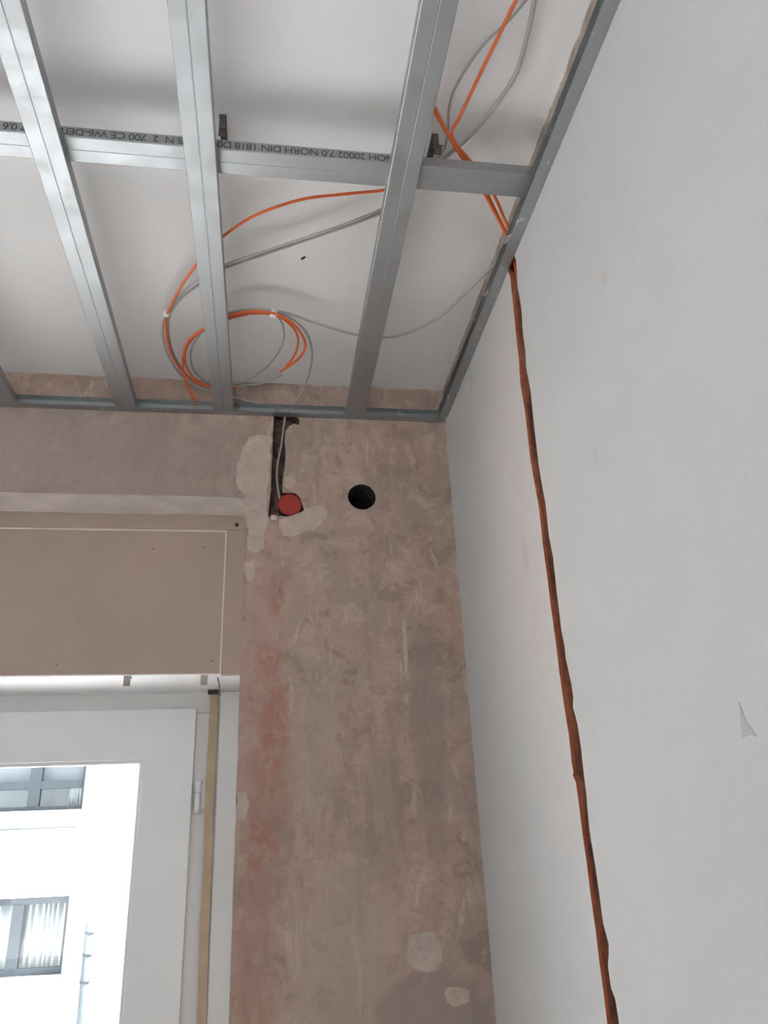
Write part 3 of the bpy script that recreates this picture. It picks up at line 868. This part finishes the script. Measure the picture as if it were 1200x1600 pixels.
# ------------------------------------------------------------------ outside: house across the courtyard
YH = 12.0
tag(box('courtyard', -20, 20, -15, 30, -1.4, -1.2, 'courtyard_paving'), kind='structure')
hs = empty('apartment_building', (-3, YH, -1.2))
tag(hs, 'bright white rendered apartment building seen through the balcony door', 'building')
h2 = lambda px, py: (on_y(px, py, YH).x, on_y(px, py, YH).z)
uw = [(-7.0, h2(128, 1264)[1]), (h2(128, 1264)[0], h2(128, 1264)[1]), (h2(131, 1193)[0], 3.35), (-7.0, 3.35)]
lwr = (h2(107, 1402)[0] + h2(97, 1524)[0]) / 2
lw = [(-5.4, h2(60, 1525)[1]), (lwr, h2(60, 1525)[1]), (lwr, h2(60, 1402)[1]), (-5.4, h2(60, 1402)[1])]
rwl = h2(201, 1403)[0]
rw = [(rwl, h2(200, 1525)[1]), (rwl + 1.6, h2(200, 1525)[1]), (rwl + 1.6, h2(201, 1403)[1]), (rwl, h2(201, 1403)[1])]
uw[2] = (uw[1][0], 3.35)
fac = perforated('wall', lambda a, b, d: (a, YH + d, b), [(-16, -1.2), (14, -1.2), (14, 4.4), (-16, 4.4)],
    [(uw, [(None, .22, 0)], None), (lw, [(None, .22, 0)], None), (rw, [(None, .22, 0)], None)], ['facade_render'])
fac.parent = hs
for v in fac.data.vertices: v.co -= hs.location
box('roof', -16.2, 14.2, YH - .3, YH + 9, 4.4, 4.6, 'facade_render', hs)
box('ledge_shadow', -9, h2(118, 1294)[0], YH - .05, YH, h2(60, 1296)[1], h2(60, 1296)[1] + .022, 'zinc_pipe', hs)  # thin dark strip painted in for the shadow gap at the ledge
box('rear_wall', -16, 14, YH + 2.0, YH + 2.2, -1.2, 4.4, 'interior_wall', hs)
fy0, fy1 = YH + .08, YH + .16
def frame_window(x0_, x1_, z0_, z1_, mull, trans, fw, fwr, mats_p):
    lst = [(x0_, x1_, fy0, fy1, z1_ - fw, z1_), (x0_, x1_, fy0, fy1, z0_, z0_ + fw), (x0_, x0_ + fw, fy0, fy1, z0_ + fw, z1_ - fw), (x1_ - fwr, x1_, fy0, fy1, z0_ + fw, z1_ - fw)]
    for a, b in mull: lst.append((a, b, fy0 - .01, fy1 + .01, z0_ + fw, z1_ - fw))
    for a, b in trans: lst.append((x0_ + fw, x1_ - fwr, fy0 - .005, fy1 + .005, a, b))
    w = boxes('window', lst, 'facade_frame', hs)
    xs = [x0_ + fw] + [c for ab in mull for c in ab] + [x1_ - fwr]
    zs = [z0_ + fw] + [c for ab in trans for c in ab] + [z1_ - fw]
    n = 0
    for i in range(0, len(xs), 2):
        for j in range(0, len(zs), 2):
            if xs[i + 1] - xs[i] > .02:
                boxes('pane', [(xs[i], xs[i + 1], fy0 + .03, fy0 + .04, zs[j], zs[j + 1])], 'window_glass', w)
    return w
mz0, mz1 = h2(90, 1231)[1], h2(90, 1219)[1]
frame_window(uw[0][0], uw[1][0], uw[0][1], 3.35, [(h2(40, 1250)[0] - 2.0, h2(40, 1250)[0] - 1.84), (h2(47, 1200)[0], h2(65, 1200)[0])], [(mz0, mz1)], .06, .05, None)
frame_window(lw[0][0], lw[1][0], lw[0][1], lw[2][1], [(h2(18, 1412)[0], h2(36, 1412)[0])], [], .085, .05, None)
frame_window(rw[0][0], rw[1][0], rw[0][1], rw[2][1], [], [], .05, .05, None)
# curtains, blind and sky-tinted backing sheets behind those panes
def curtain(x0_, x1_, z0_, z1_, amp, seed, mat):
    V, F = [], []
    n = 60
    for k in range(n + 1):
        x = x0_ + (x1_ - x0_) * k / n
        y = YH + .32 + amp * math.sin(k * 0.9 + 1.3 * math.sin(k * .21 + seed)) * .5
        V += [(x, y, z0_), (x, y + .02, z1_)]
    F = [(2 * k, 2 * k + 2, 2 * k + 3, 2 * k + 1) for k in range(n)]
    o = link('curtain', V, F, mat, hs, smooth=True)
    o.modifiers.new('cloth', 'SOLIDIFY').thickness = 0.004
curtain(h2(36, 1412)[0] - .02, lwr + .02, lw[0][1] - .1, lw[2][1] + .1, 0.09, 0.3, 'curtain_white')
curtain(-5.5, h2(14, 1412)[0] + .06, lw[0][1] - .1, lw[2][1] + .1, 0.09, 2.3, 'curtain_white')
curtain(h2(100, 1245)[0], uw[1][0] + .1, uw[0][1] - .1, 3.5, 0.05, 4.0, 'curtain_white')
box('blind', -7.2, uw[1][0] + .15, YH + .24, YH + .26, (mz0 + mz1) / 2, 3.6, 'blind_fabric', hs)
box('pane_backing', -7.2, uw[1][0] + .4, YH + .50, YH + .6, uw[0][1] - .6, 3.6, 'pane_sky_tint', hs)
box('pane_backing', rwl - .3, rwl + 2, YH + .4, YH + .5, rw[0][1] - .2, rw[2][1] + .2, 'pane_sky_tint', hs)
# downpipe
dp0, dp1 = h2(146, 1440), h2(128, 1600)
xd = (dp0[0] + dp1[0]) / 2 - .01
tube('downpipe', [Vector((xd, YH - .09, dp0[1])), Vector((xd, YH - .09, -1.19))], 0.055, 'zinc_pipe', hs, seg=14)
for py in (1456, 1490, 1532):
    zz = h2(140, py)[1]
    tube('pipe_clamp', [Vector((xd, YH - .09, zz - .012)), Vector((xd, YH - .09, zz + .012))], 0.066, 'facade_frame', hs, seg=14)
